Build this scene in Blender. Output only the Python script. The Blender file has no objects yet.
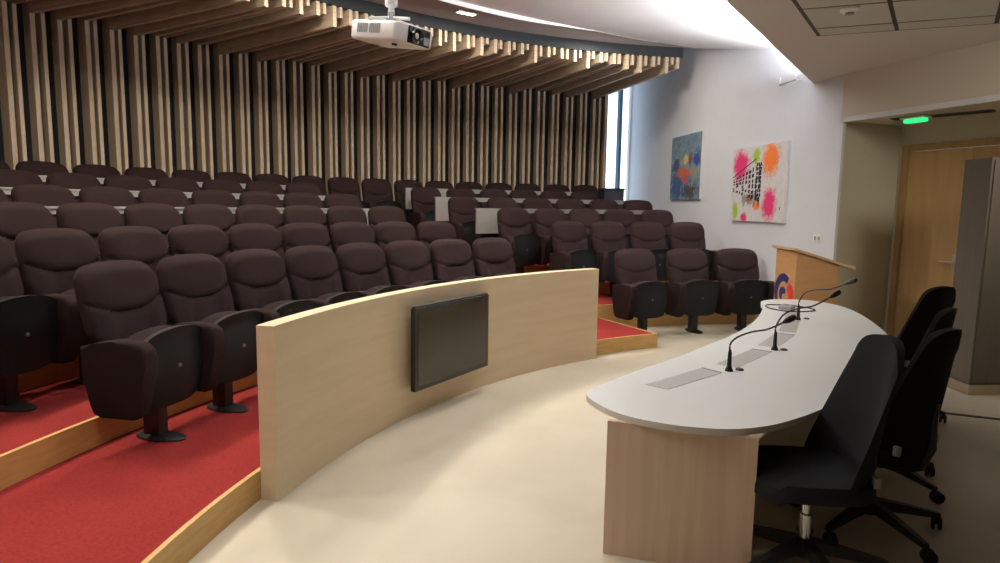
import bpy, bmesh, math, random
from mathutils import Vector, Matrix
random.seed(7)
PI = math.pi
S = bpy.context.scene
COL = S.collection
CX, CY = 4.642, 2.386            # centre of the seating arcs

def pol(R, a, z=0.0):
    a = math.radians(a)
    return Vector((CX + R*math.cos(a), CY + R*math.sin(a), z))

# ------------------------------------------------------------------ materials
def new_mat(name):
    m = bpy.data.materials.new(name); m.use_nodes = True
    return m, m.node_tree, m.node_tree.nodes['Principled BSDF']

def mat(name, col, rough=0.6, metal=0.0, noise=None, bump=None, spec=0.5, emit=None, coat=0.0):
    """noise = (scale xyz, second colour, contrast lo, hi)   bump = (scale, strength)"""
    m, nt, b = new_mat(name)
    b.inputs['Base Color'].default_value = (*col, 1)
    b.inputs['Roughness'].default_value = rough
    b.inputs['Metallic'].default_value = metal
    b.inputs['Specular IOR Level'].default_value = spec
    b.inputs['Coat Weight'].default_value = coat
    if emit:
        b.inputs['Emission Color'].default_value = (*emit[0], 1)
        b.inputs['Emission Strength'].default_value = emit[1]
    if noise or bump:
        tc = nt.nodes.new('ShaderNodeTexCoord')
    if noise:
        mp = nt.nodes.new('ShaderNodeMapping'); mp.inputs['Scale'].default_value = noise[0]
        nt.links.new(tc.outputs['Object'], mp.inputs['Vector'])
        n = nt.nodes.new('ShaderNodeTexNoise'); n.inputs['Scale'].default_value = 1.0
        n.inputs['Detail'].default_value = 6
        nt.links.new(mp.outputs[0], n.inputs['Vector'])
        r = nt.nodes.new('ShaderNodeMapRange')
        r.inputs['From Min'].default_value = noise[2]; r.inputs['From Max'].default_value = noise[3]
        nt.links.new(n.outputs['Fac'], r.inputs['Value'])
        mx = nt.nodes.new('ShaderNodeMix'); mx.data_type = 'RGBA'
        nt.links.new(r.outputs[0], mx.inputs['Factor'])
        mx.inputs['A'].default_value = (*col, 1); mx.inputs['B'].default_value = (*noise[1], 1)
        nt.links.new(mx.outputs['Result'], b.inputs['Base Color'])
    if bump:
        n2 = nt.nodes.new('ShaderNodeTexNoise'); n2.inputs['Scale'].default_value = bump[0]
        n2.inputs['Detail'].default_value = 3
        nt.links.new(tc.outputs['Object'], n2.inputs['Vector'])
        bp = nt.nodes.new('ShaderNodeBump'); bp.inputs['Strength'].default_value = bump[1]
        bp.inputs['Distance'].default_value = 0.01
        nt.links.new(n2.outputs['Fac'], bp.inputs['Height'])
        nt.links.new(bp.outputs[0], b.inputs['Normal'])
    return m

M = {}
M['floor'] = mat('cream linoleum', (.545,.495,.395), .42, noise=((1.6,1.6,1.6),(.49,.44,.345),.38,.66), spec=.35)
M['carpet'] = mat('red carpet', (.27,.029,.026), .95, noise=((60,60,60),(.215,.022,.02),.35,.7), bump=(350,.6), spec=.1)
M['riser'] = mat('ochre wood riser', (.60,.38,.14), .45, noise=((5,5,40),(.52,.31,.105),.35,.7))
M['birch'] = mat('pale birch veneer', (.70,.57,.39), .42, noise=((1.2,1.2,14),(.65,.52,.35),.35,.7))
M['seat'] = mat('brown seat fabric', (.0235,.0130,.0125), .95, noise=((220,220,220),(.018,.010,.0097),.35,.65), bump=(420,.35), spec=.08)
M['arm'] = mat('dark brown arm fabric', (.020,.0112,.0107), .95, noise=((220,220,220),(.0155,.0087,.0083),.35,.65), bump=(420,.35), spec=.08)
M['plastic'] = mat('black seat plastic', (.0055,.006,.006), .5, spec=.18)
M['screw'] = mat('grey screw', (.16,.16,.15), .4, .6)
M['black'] = mat('black metal', (.010,.010,.011), .45)
M['slat'] = mat('slat wood', (.58,.46,.33), .6, noise=((14,14,1.6),(.44,.34,.235),.36,.68))
M['fin'] = mat('fin wood', (.58,.46,.33), .6, noise=((3,3,30),(.44,.34,.235),.36,.68))
M['backing'] = mat('black wall lining', (.012,.014,.016), .9)
M['fascia'] = mat('slate fascia', (.015,.018,.021), .75)
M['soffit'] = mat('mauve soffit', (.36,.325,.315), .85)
M['ceil'] = mat('white ceiling paint', (.84,.83,.82), .85)
M['lowceil'] = mat('off white low ceiling', (.62,.57,.52), .85)
M['wallwhite'] = mat('white wall paint', (.69,.705,.755), .8, noise=((3,3,3),(.67,.685,.735),.3,.7))
M['fasciawall'] = mat('warm white plaster', (.60,.55,.48), .85)
M['olive'] = mat('olive grey paint', (.55,.50,.39), .8)
M['skirt'] = mat('beige skirting', (.40,.32,.22), .6)
M['door'] = mat('beech door veneer', (.58,.38,.17), .45, noise=((10,10,1.2),(.52,.33,.14),.35,.68))
M['doorframe'] = mat('door frame wood', (.42,.27,.11), .5, noise=((12,12,1.5),(.36,.22,.09),.35,.68))
M['cab'] = mat('grey brown laminate', (.125,.104,.083), .6, noise=((20,20,3),(.11,.092,.073),.35,.68))
M['metal'] = mat('brushed metal', (.55,.55,.55), .35, .9)
M['chrome'] = mat('polished chrome', (.75,.75,.75), .15, 1.0)
M['tile'] = mat('ceiling tile', (.55,.53,.47), .85, bump=(120,.25))
M['grid'] = mat('dark ceiling grid', (.035,.03,.028), .6)
M['desk'] = mat('white laminate', (.74,.76,.77), .38, spec=.4)
M['deskedge'] = mat('grey desk edging', (.60,.57,.52), .5)
M['oak'] = mat('pink pale oak laminate', (.70,.53,.39), .5, noise=((22,22,1.1),(.62,.455,.33),.34,.68))
M['dark'] = mat('dark desk underside', (.05,.045,.04), .7)
M['grille'] = mat('aluminium flap', (.50,.50,.49), .45, .4)
M['mesh'] = mat('black chair mesh', (.012,.0098,.0092), .9, bump=(500,.4), spec=.15)
M['meshgrey'] = mat('charcoal chair fabric', (.013,.014,.017), .85, bump=(500,.4), spec=.2)
M['chairplastic'] = mat('chair plastic', (.013,.013,.013), .5)
M['lectern'] = mat('cherry lectern veneer', (.56,.31,.14), .45, noise=((3,3,18),(.50,.27,.115),.35,.68))
M['lecterntop'] = mat('pale lectern edge', (.60,.40,.24), .45, noise=((3,3,18),(.54,.35,.2),.35,.68))
M['blue'] = mat('emblem blue', (.025,.03,.14), .5)
M['red'] = mat('emblem red', (.65,.045,.035), .5)
M['monitor'] = mat('dark screen', (.020,.018,.012), .22, spec=.5)
M['bezel'] = mat('black bezel', (.010,.010,.010), .35)
M['white'] = mat('white plastic', (.86,.86,.85), .35)
M['greyplastic'] = mat('grey plastic', (.30,.30,.30), .5)
M['vent'] = mat('vent grey', (.30,.30,.30), .6)
M['lens'] = mat('lens glass', (.01,.01,.014), .06, coat=1.0)
M['panelwhite'] = mat('light grey shelf laminate', (.27,.26,.245), .5)
M['boxdark'] = mat('dark blue cabinet', (.014,.017,.028), .55)
M['canvas'] = mat('canvas edge', (.78,.78,.78), .8)
M['ink'] = mat('black paint strokes', (.015,.015,.02), .8)
M['lampwhite'] = mat('lamp lens', (.9,.9,.85), .4, emit=((1,.97,.9), 6.0))
M['exit'] = mat('green lit lens', (.0,.4,.12), .4, emit=((.03,1.0,.25), 1.3))
M['frameblue'] = mat('blue grey window frame', (.10,.17,.24), .5)

def glass_mat():
    m = bpy.data.materials.new('window glass'); m.use_nodes = True
    nt = m.node_tree; nt.nodes.clear()
    o = nt.nodes.new('ShaderNodeOutputMaterial'); mx = nt.nodes.new('ShaderNodeMixShader')
    t = nt.nodes.new('ShaderNodeBsdfTransparent'); g = nt.nodes.new('ShaderNodeBsdfGlossy')
    t.inputs[0].default_value = (.93,.97,1,1); g.inputs['Roughness'].default_value = .03
    mx.inputs[0].default_value = .06
    nt.links.new(t.outputs[0], mx.inputs[1]); nt.links.new(g.outputs[0], mx.inputs[2])
    nt.links.new(mx.outputs[0], o.inputs[0]); return m
M['glass'] = glass_mat()

def splash_mat(name, base, blobs, nsc=14, amp=1.5):
    """painting: soft spattered blobs (u, v, radius u, radius v, colour) over a base, in object x/z (metres from centre)"""
    m, nt, b = new_mat(name); b.inputs['Roughness'].default_value = .7
    N = nt.nodes; L = nt.links
    tc = N.new('ShaderNodeTexCoord'); sp = N.new('ShaderNodeSeparateXYZ'); L.new(tc.outputs['Object'], sp.inputs[0])
    no = N.new('ShaderNodeTexNoise'); no.inputs['Scale'].default_value = nsc; no.inputs['Detail'].default_value = 6
    no.inputs['Roughness'].default_value = .75
    L.new(tc.outputs['Object'], no.inputs['Vector'])
    def mth(op, a, c=None):
        n = N.new('ShaderNodeMath'); n.operation = op
        for i, v in enumerate((a, c)):
            if v is None: continue
            if isinstance(v, (int, float)): n.inputs[i].default_value = v
            else: L.new(v, n.inputs[i])
        return n.outputs[0]
    cur = N.new('ShaderNodeMix'); cur.data_type = 'RGBA'
    cur.inputs['A'].default_value = (*base[0],1); cur.inputs['B'].default_value = (*base[1],1)
    mr0 = N.new('ShaderNodeMapRange'); mr0.inputs['From Min'].default_value = .4; mr0.inputs['From Max'].default_value = .62
    L.new(no.outputs['Fac'], mr0.inputs['Value']); L.new(mr0.outputs[0], cur.inputs['Factor'])
    out = cur.outputs['Result']
    for (u, v, ru, rv, c) in blobs:
        dx = mth('DIVIDE', mth('SUBTRACT', sp.outputs['X'], u), ru)
        dz = mth('DIVIDE', mth('SUBTRACT', sp.outputs['Z'], v), rv)
        d = mth('SQRT', mth('ADD', mth('MULTIPLY', dx, dx), mth('MULTIPLY', dz, dz)))
        d = mth('ADD', d, mth('MULTIPLY', mth('SUBTRACT', no.outputs['Fac'], .5), amp))
        mr = N.new('ShaderNodeMapRange'); mr.inputs['From Min'].default_value = 1.1; mr.inputs['From Max'].default_value = .6
        L.new(d, mr.inputs['Value'])
        mx = N.new('ShaderNodeMix'); mx.data_type = 'RGBA'
        L.new(mr.outputs[0], mx.inputs['Factor']); L.new(out, mx.inputs['A']); mx.inputs['B'].default_value = (*c,1)
        out = mx.outputs['Result']
    L.new(out, b.inputs['Base Color'])
    return m

# ------------------------------------------------------------------ mesh helpers
def obj(name, bm, m, parent=None, smooth=False, kind=None):
    bmesh.ops.recalc_face_normals(bm, faces=bm.faces[:])
    me = bpy.data.meshes.new(name); bm.to_mesh(me); bm.free()
    for mm in (m if isinstance(m, (list, tuple)) else [m]): me.materials.append(mm)
    if smooth:
        me.shade_smooth()
        me.set_sharp_from_angle(angle=math.radians(40))
    o = bpy.data.objects.new(name, me); COL.objects.link(o)
    if parent: o.parent = parent
    if kind: o['kind'] = kind
    return o

def tag(o, label, cat, group=None):
    o['label'] = label; o['category'] = cat
    if group: o['group'] = group
    return o

def thing(name, label, cat, loc=(0,0,0), rz=0, group=None):
    o = bpy.data.objects.new(name, None); COL.objects.link(o)
    o.empty_display_size = .1
    o.location = loc; o.rotation_euler = (0,0,rz)
    return tag(o, label, cat, group)

def box(bm, c, s, mtx=None, mi=0):
    vs = []
    for dx in (-.5,.5):
        for dy in (-.5,.5):
            for dz in (-.5,.5):
                v = Vector((c[0]+dx*s[0], c[1]+dy*s[1], c[2]+dz*s[2]))
                vs.append(bm.verts.new(mtx @ v if mtx else v))
    fs = []
    for f in ((0,1,3,2),(4,6,7,5),(0,4,5,1),(2,3,7,6),(0,2,6,4),(1,5,7,3)):
        fc = bm.faces.new([vs[i] for i in f]); fc.material_index = mi; fs.append(fc)
    return vs, fs

def bevel(bm, w, seg=2, edges=None):
    bmesh.ops.bevel(bm, geom=edges or bm.edges[:], offset=w, segments=seg, affect='EDGES', profile=.5)

def prism(bm, pts, z0, z1, mi=0):
    b = [bm.verts.new((p[0],p[1],z0)) for p in pts]; t = [bm.verts.new((p[0],p[1],z1)) for p in pts]
    n = len(pts)
    fs = [bm.faces.new(t), bm.faces.new(b[::-1])]
    for i in range(n): fs.append(bm.faces.new((b[i], b[(i+1)%n], t[(i+1)%n], t[i])))
    for f in fs: f.material_index = mi
    return fs

def extrude_yz(bm, pts, x0, x1):
    a = [bm.verts.new((x0,p[0],p[1])) for p in pts]; c = [bm.verts.new((x1,p[0],p[1])) for p in pts]
    n = len(pts); bm.faces.new(a); bm.faces.new(c[::-1])
    for i in range(n): bm.faces.new((a[i], a[(i+1)%n], c[(i+1)%n], c[i]))

def lathe(bm, prof, n=20, mtx=None):
    rings = []
    for r, z in prof:
        ring = []
        for i in range(n):
            v = Vector((r*math.cos(2*PI*i/n), r*math.sin(2*PI*i/n), z))
            ring.append(bm.verts.new(mtx @ v if mtx else v))
        rings.append(ring)
    for a, b in zip(rings, rings[1:]):
        for i in range(n): bm.faces.new((a[i], a[(i+1)%n], b[(i+1)%n], b[i]))
    bm.faces.new(rings[0][::-1]); bm.faces.new(rings[-1])

def tube(bm, pts, r, n=8):
    pts = [Vector(p) for p in pts]; rings = []
    rr = r if isinstance(r, (list, tuple)) else [r]*len(pts)
    up = Vector((0,0,1))
    for i, p in enumerate(pts):
        d = (pts[min(i+1,len(pts)-1)] - pts[max(i-1,0)]).normalized()
        s = d.cross(up)
        if s.length < .05: s = d.cross(Vector((1,0,0)))
        s.normalize(); t = s.cross(d)
        rings.append([bm.verts.new(p + rr[i]*(math.cos(2*PI*k/n)*s + math.sin(2*PI*k/n)*t)) for k in range(n)])
    for a, b in zip(rings, rings[1:]):
        for i in range(n): bm.faces.new((a[i], a[(i+1)%n], b[(i+1)%n], b[i]))
    bm.faces.new(rings[0][::-1]); bm.faces.new(rings[-1])

def spline(pts, n=8, closed=False):
    pts = [Vector(p) for p in pts]; out = []; m = len(pts)
    for i in range(m if closed else m-1):
        g = (lambda k: pts[k % m]) if closed else (lambda k: pts[max(0, min(m-1, k))])
        p0, p1, p2, p3 = g(i-1), g(i), g(i+1), g(i+2)
        for k in range(n):
            t = k/n
            out.append(.5*((2*p1) + (p2-p0)*t + (2*p0-5*p1+4*p2-p3)*t*t + (3*p1-p0-3*p2+p3)*t**3))
    if not closed: out.append(pts[-1])
    return out

def ring_sector(bm, r0, r1, a0, a1, z0, z1, n=48, mi=0, a0b=None, a1b=None):
    """solid arc between radii; a0b, a1b: end angles on the outer radius"""
    a0b = a0 if a0b is None else a0b; a1b = a1 if a1b is None else a1b
    cols = []
    for i in range(n+1):
        t = i/n; ai = a0+(a1-a0)*t; ao = a0b+(a1b-a0b)*t
        cols.append([bm.verts.new(pol(r0,ai,z0)), bm.verts.new(pol(r1,ao,z0)), bm.verts.new(pol(r1,ao,z1)), bm.verts.new(pol(r0,ai,z1))])
    fs = [bm.faces.new(cols[0]), bm.faces.new(cols[-1][::-1])]
    for a, b in zip(cols, cols[1:]):
        for k in range(4): fs.append(bm.faces.new((a[k], b[k], b[(k+1)%4], a[(k+1)%4])))
    for f in fs: f.material_index = mi

def struct(name, bm, m, parent=None, smooth=False):
    return obj(name, bm, m, parent, smooth, kind='structure')

# ------------------------------------------------------------------ white wall line  x = W0 - WS*y
W0, WS = 5.32, .133
def wx(y): return W0 - WS*y
def wall_angle(R):
    lo, hi = 60.0, 140.0
    for _ in range(50):
        mid = (lo+hi)/2; p = pol(R, mid)
        if p.x > wx(p.y): lo = mid
        else: hi = mid
    return (lo+hi)/2
FU = Vector((.349,-.937,0))                 # direction of the plaster wall over the alcove
F0 = Vector((4.24,8.11,0))
DW0 = Vector((5.23,8.48,0))                 # door wall
def quadwall(name, pts, z0, z1, th, m):
    """wall along a polyline, thickened to the right of its direction by th"""
    bm = bmesh.new()
    a, b = Vector((*pts[0],0)), Vector((*pts[1],0)); d = (b-a).normalized(); nrm = Vector((d.y,-d.x,0))*th
    prism(bm, [a, b, b+nrm, a+nrm], z0, z1)
    return struct(name, bm, m)

# floor
bm = bmesh.new(); box(bm, (0,6,-.05), (22,26,.1)); struct('floor', bm, M['floor'])

# white wall with a window gap at its far end
y_far, y_near = 16.05, 8.11
quadwall('wall_right', [(wx(y_far)+.0,y_far),(wx(y_near),y_near)], 0, 5.1, -.06, M['wallwhite'])
# plaster wall over the alcove opening and beyond it
end = F0 + FU*12.2; J = F0 + FU*2.6
bm = bmesh.new()
nn = Vector((-FU.y, FU.x, 0))*.12            # towards +x
prism(bm, [F0, J, J+nn, F0+nn], 2.9, 5.1)
prism(bm, [J, end, end+nn, J+nn], 0, 5.1)
struct('wall_alcove', bm, M['fasciawall'])
# white corner bead round the alcove opening
bm = bmesh.new()
off = -nn.normalized()*.008
prism(bm, [F0+off, F0+off+FU*.045, F0+FU*.045+nn*.3, F0+nn*.3], 0, 2.94)
prism(bm, [F0+off, J+off, J+nn*.3, F0+nn*.3], 2.885, 2.945)
struct('trim_1', bm, M['wallwhite'])
# alcove: left cheek, door wall, right cheek, soffit
AD = Vector((.937,.349,0))
D0 = F0 + AD*1.06
bm = bmesh.new(); prism(bm, [F0+AD*.012, D0, D0-FU*.15, F0+AD*.07-FU*.12], 0, 2.95)
struct('wall_cheek', bm, M['olive'])
D1 = D0 + FU*2.75
DA, DB = D0+FU*.055, D0+FU*1.80              # door opening
bm = bmesh.new(); nd = AD*.14
prism(bm, [D0-FU*.05, DA, DA+nd, D0-FU*.05+nd], 0, 2.95)
prism(bm, [DA, DB, DB+nd, DA+nd], 2.64, 2.95)
prism(bm, [DB, D1, D1+nd, DB+nd], 0, 2.95)
struct('wall_door', bm, M['olive'])
J1 = D1
bm = bmesh.new(); prism(bm, [J+nn, J1, J1+FU*.12, J+nn+FU*.12], 0, 2.95); struct('wall_jamb', bm, M['olive'])
bm = bmesh.new(); prism(bm, [F0+nn*.9, J+nn*.9, D1+nd, D0+nd], 2.9, 2.98); struct('ceiling_alcove', bm, M['olive'])

# beech double door
bm = bmesh.new()
RZD = math.atan2(FU.y, FU.x)
def along(o, t, dep=0.0): return o + FU*t + AD*dep
fw = .075
prism(bm, [along(DA,0,-.025), along(DA,fw,-.025), along(DA,fw,.1), along(DA,0,.1)], 0, 2.64)
L = (DB-DA).length
prism(bm, [along(DA,L-fw,-.025), along(DA,L,-.025), along(DA,L,.1), along(DA,L-fw,.1)], 0, 2.64)
prism(bm, [along(DA,fw,-.025), along(DA,L-fw,-.025), along(DA,L-fw,.1), along(DA,fw,.1)], 2.56, 2.64)
fr = struct('door_1', bm, M['doorframe'])
half = (L-2*fw)/2
for k in (0,1):
    bm = bmesh.new(); s = fw + k*half + .004; e = fw + (k+1)*half - .004
    prism(bm, [along(DA,s,.02), along(DA,e,.02), along(DA,e,.07), along(DA,s,.07)], .01, 2.555)
    lf = struct('door_leaf', bm, M['door'], fr)
    if k == 0:
        bm = bmesh.new(); h = along(DA, e-.09, .02)
        tube(bm, [h+Vector((0,0,1.18)), h+Vector((0,0,1.18))-AD*.06], .013)
        tube(bm, [h+Vector((0,0,1.18))-AD*.06+FU*.01, h+Vector((0,0,1.18))-AD*.06-FU*.15], .012)
        prism(bm, [h-FU*.03, h+FU*.03, h+FU*.03-AD*.008, h-FU*.03-AD*.008], 1.05, 1.28)
        struct('door_handle', bm, M['metal'], lf)

# curved slatted wall: dark lining behind the battens, canopy lid, slate fascia, soffit
A_END = 99.2
bm = bmesh.new(); ring_sector(bm, 13.28, 13.4, A_END, 178, 0, 5.1, 60); struct('wall_slatted', bm, M['backing'])
bm = bmesh.new(); ring_sector(bm, 10.03, 13.3, 97.35, 178, 4.66, 4.70, 60, a0b=99.2); struct('ceiling_canopy', bm, M['backing'])
bm = bmesh.new(); ring_sector(bm, 9.99, 10.03, 97.3, 178, 4.60, 4.79, 60); struct('trim_2', bm, M['fascia'])
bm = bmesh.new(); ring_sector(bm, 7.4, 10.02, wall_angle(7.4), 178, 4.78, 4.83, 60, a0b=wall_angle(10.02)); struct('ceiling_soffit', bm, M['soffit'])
# structural slab over everything
bm = bmesh.new(); box(bm, (0,6,5.15), (22,26,.1)); struct('ceiling', bm, M['ceil'])

# white sloping ceiling sail between the low ceiling and the soffit
prof = [(96.3,9.8,4.73),(102,9.3,4.665),(111,8.8,4.61),(116,8.5,4.54),(123,8.3,4.49),(150,8.2,4.47),(178,8.2,4.47)]
def outer(a):
    for (a0,r0,z0),(a1,r1,z1) in zip(prof, prof[1:]):
        if a <= a1 or a1 == 178:
            t = (a-a0)/(a1-a0); t = max(0,min(1,t)); return pol(r0+(r1-r0)*t, a, z0+(z1-z0)*t)
EL0, EL1 = Vector((4.15,8.75,0)), Vector((-2.05,-.10,0))   # edge of the low ceiling
ED = (EL1-EL0).normalized(); EN = Vector((ED.y,-ED.x,0))     # EN points away from the low ceiling
if EN.dot(Vector((-1,1,0))) < 0: EN = -EN
bm = bmesh.new(); rows = []
NU = 60
for i in range(NU+1):
    t = i/NU; a = 96.3 + (178-96.3)*(t**1.25)
    o = outer(a); inn = EL0.lerp(EL1, t) - EN*.25 + Vector((0,0,3.86))
    if i == 0: inn.x += .15
    row = []
    for k in range(9):
        s = k/8; row.append(o.lerp(inn, s))
    rows.append([bm.verts.new(p) for p in row] + [bm.verts.new(p+Vector((0,0,.06))) for p in row[::-1]])
n = len(rows[0])
for a, b in zip(rows, rows[1:]):
    for k in range(n): bm.faces.new((a[k], b[k], b[(k+1)%n], a[(k+1)%n]))
bm.faces.new(rows[0]); bm.faces.new(rows[-1][::-1])
struct('ceiling_sail', bm, M['ceil'], smooth=True)

# lip hanging from the outer edge of the sail, tapering out towards the white wall
bm = bmesh.new(); cols = []
for i in range(61):
    a = 102 + (178-102)*i/60; o = outer(a); ctr = Vector((CX,CY,0)); d = Vector((o.x-CX,o.y-CY,0)).normalized()*.02
    h = .06*max(.02, min(1,(a-110)/13))
    cols.append([bm.verts.new(q) for q in (o+Vector((0,0,.005)), o-Vector((0,0,h)), o+d-Vector((0,0,h)), o+d+Vector((0,0,.005)))])
for a, b in zip(cols, cols[1:]):
    for k in range(4): bm.faces.new((a[k], b[k], b[(k+1)%4], a[(k+1)%4]))
bm.faces.new(cols[0]); bm.faces.new(cols[-1][::-1])
struct('trim_3', bm, M['ceil'])

# low ceiling with its dark gridded tile field
ZL = 3.47
bm = bmesh.new()
lowpoly = [EL0+Vector((.02,0,0)), F0+Vector((.02,0,0)), F0+FU*12.2+Vector((.05,0,0)), Vector((-2.05,-3.6,0)), EL1]
prism(bm, lowpoly, ZL, ZL+.12)
# upstand set back from the edge hides the cove lamp
prism(bm, [EL0-EN*.30, EL1-EN*.30, EL1-EN*.36, EL0-EN*.36], ZL+.12, ZL+.20)
low = struct('ceiling_low', bm, M['lowceil'])
# tile field, laid out from its visible corner
T0 = Vector((3.05,6.36,0)); TU = Vector((1.37,-.50,0)).normalized(); TV = Vector((-.57,-.82,0))
def tp(u, v, z): p = T0 + TU*u + TV*v; return Vector((p.x,p.y,z))
TW, TH = .69, .36
us = [0, .655, 1.42, 2.12, 2.82]; vs = [0, .29, .98, 1.67, 2.36, 3.05]
bm = bmesh.new(); bm2 = bmesh.new(); g = .018
for i in range(len(us)-1):
    for j in range(len(vs)-1):
        u0,u1,v0,v1 = us[i]+g,us[i+1]-g,vs[j]+g,vs[j+1]-g
        q = [tp(u0,v0,0),tp(u1,v0,0),tp(u1,v1,0),tp(u0,v1,0)]
        prism(bm, q, ZL-.010, ZL-.001)
struct('ceiling_tiles', bm, M['tile'], low)
q = [tp(-.02,-.02,0),tp(us[-1]+.02,-.02,0),tp(us[-1]+.02,vs[-1]+.02,0),tp(-.02,vs[-1]+.02,0)]
prism(bm2, q, ZL-.006, ZL-.0005); struct('ceiling_grid', bm2, M['grid'], low)

# remaining shell behind and beside the camera
quadwall('wall_back', [(-9.4,-3.2),(9.2,-3.2)], 0, 5.1, .2, M['cab'])
p = pol(13.3,178); quadwall('wall_left', [(p.x,p.y+.1),(p.x,-3.3)], 0, 5.1, .2, M['fasciawall'])

# window between the slatted wall and the white wall
wl = pol(13.32, A_END+.15); wr = Vector((wx(15.98)-.005, 15.98, 0))
wd = (wr-wl); wd.z = 0; WLn = wd.length; wd.normalize(); wn = Vector((-wd.y, wd.x, 0))
def wp(t, dep): return wl + wd*t + wn*dep
bm = bmesh.new()
for (t0,t1) in ((0,.035),(WLn-.05,WLn)):
    prism(bm, [wp(t0,0), wp(t1,0), wp(t1,.07), wp(t0,.07)], 1.05, 4.95)
for (z0,z1) in ((1.05,1.13),(4.87,4.95)):
    prism(bm, [wp(.035,0), wp(WLn-.05,0), wp(WLn-.05,.07), wp(.035,.07)], z0, z1)
wf = struct('window_1', bm, M['white'])
bm = bmesh.new(); prism(bm, [wp(WLn*.52,-.01), wp(WLn*.52+.09,-.01), wp(WLn*.52+.09,.08), wp(WLn*.52,.08)], 1.13, 4.87)
struct('window_mullion', bm, M['frameblue'], wf)
bm = bmesh.new(); prism(bm, [wp(.03,.03), wp(WLn-.02,.03), wp(WLn-.02,.036), wp(.03,.036)], 1.1, 4.9)
struct('window_pane', bm, M['glass'], wf)
bm = bmesh.new(); prism(bm, [wp(-.1,0), wp(WLn+.3,0), wp(WLn+.3,.1), wp(-.1,.1)], 0, 1.05)
prism(bm, [wp(-.1,0), wp(WLn+.3,0), wp(WLn+.3,.1), wp(-.1,.1)], 4.95, 5.1)
struct('wall_window', bm, M['wallwhite'])

# ------------------------------------------------------------------ red carpeted tiers
TZ = [.18, .365, .56, .745, .92, 1.08]
TR = [6.20, 7.45, 8.45, 9.45, 10.40, 11.30, 13.29]
AL = 196
for k in range(6):
    r0, r1 = TR[k], TR[k+1]
    a0 = 115.1 if k == 0 else wall_angle(r0)
    a0b = 115.4 if k == 0 else wall_angle(r1)
    if k == 5: a0b = 98.9
    bm = bmesh.new(); ring_sector(bm, r0+.03, r1+(.02 if k < 5 else -.01), a0, AL if k < 3 else 178, 0, TZ[k], 60, a0b=a0b)
    t = struct('floor_tier', bm, M['carpet'])
    bm = bmesh.new(); ring_sector(bm, r0, r0+.03, a0, AL if k < 3 else 178, 0, TZ[k]+.002, 60)
    if k == 0:
        A, B = pol(r0, a0), pol(r1, a0b); d = (B-A).normalized(); nn2 = Vector((d.y,-d.x,0))*.03
        prism(bm, [A, B, B+nn2, A+nn2], 0, TZ[0]+.002)
    struct('trim_riser', bm, M['riser'], t)

# ------------------------------------------------------------------ curved partition with monitor
bm = bmesh.new(); ring_sector(bm, 6.08, 6.195, 124.98, 168.3, 0, 1.07, 48)
ed = [e for e in bm.edges if all(abs(v.co.z-1.07) < 1e-4 for v in e.verts)]
tag(obj('partition', bm, M['birch'], smooth=True), 'long curved pale birch partition standing in front of the front row', 'partition')

mA, mB = pol(6.0, 153.1), pol(6.0, 142.6)
mc = (mA+mB)/2; md = (mB-mA); mw = md.length; rz = math.atan2(md.y, md.x)
mon = thing('wall_monitor', 'flat black monitor mounted on the curved birch partition', 'monitor', (mc.x,mc.y,.24), rz)
bm = bmesh.new(); box(bm, (0,-.0,.35), (mw,.05,.70)); bevel(bm, .006)
# local -y faces the hall floor
obj('bezel', bm, M['bezel'], mon)
bm = bmesh.new(); box(bm, (0,-.0265,.355), (mw-.07,.006,.62)); obj('screen', bm, M['monitor'], mon)
bm = bmesh.new(); box(bm, (0,.062,.35), (.5,.075,.36)); bevel(bm,.01); obj('mount', bm, M['black'], mon)
bm = bmesh.new(); box(bm, (0,.0,.705), (mw-.02,.03,.02)); obj('top_vent', bm, M['black'], mon)

# ------------------------------------------------------------------ auditorium seat
def back_bm():
    bm = bmesh.new(); NZ, NA = 54, 44; z0, z1 = .40, 1.20
    rings = []
    for i in range(NZ+1):
        t = i/NZ
        q = max(0,min(1,(t-.32)/.22)); w = .262 + .052*q*q*(3-2*q) - .010*max(0,t-.75)/.25
        th = .050 + .016*math.sin(t*PI)
        if t > .90: th *= math.sqrt(max(.02, 1-((t-.90)/.10)**2))
        if t < .05: th *= .75+.25*t/.05
        ring = []
        for k in range(NA):
            an = 2*PI*k/NA; c, s = math.cos(an), math.sin(an)
            x = w*math.copysign(abs(c)**.55, c); dy = th*math.copysign(abs(s)**.75, s)
            u = abs(x)/w
            zt = z1 - .034*u**2 - .062*u**10
            z = z0 + t*(zt-z0)
            if s > 0.02:
                f = min(1, s*2.2); xx = x/w
                zs = .865 + .085*xx*xx
                dz = z-zs
                if dz > 0: dy += f*.028*(1-math.exp(-dz/.03))*min(1,(1.0-t)/.08+.15)
                dy -= f*.020*math.exp(-(dz/.012)**2)
                if dz < 0:
                    dy -= f*.010*math.exp(-((abs(x)-.135)/.012)**2)
                    if abs(x) > .135: dy += f*.022*min(1,(abs(x)-.135)/.04)
            y = -.10 - .21*((z-z0)/(z1-z0)) + dy
            ring.append(bm.verts.new((x,y,z)))
        rings.append(ring)
    for a, b in zip(rings, rings[1:]):
        for k in range(NA): bm.faces.new((a[k], a[(k+1)%NA], b[(k+1)%NA], b[k]))
    bm.faces.new(rings[0][::-1]); bm.faces.new(rings[-1])
    return bm

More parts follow.
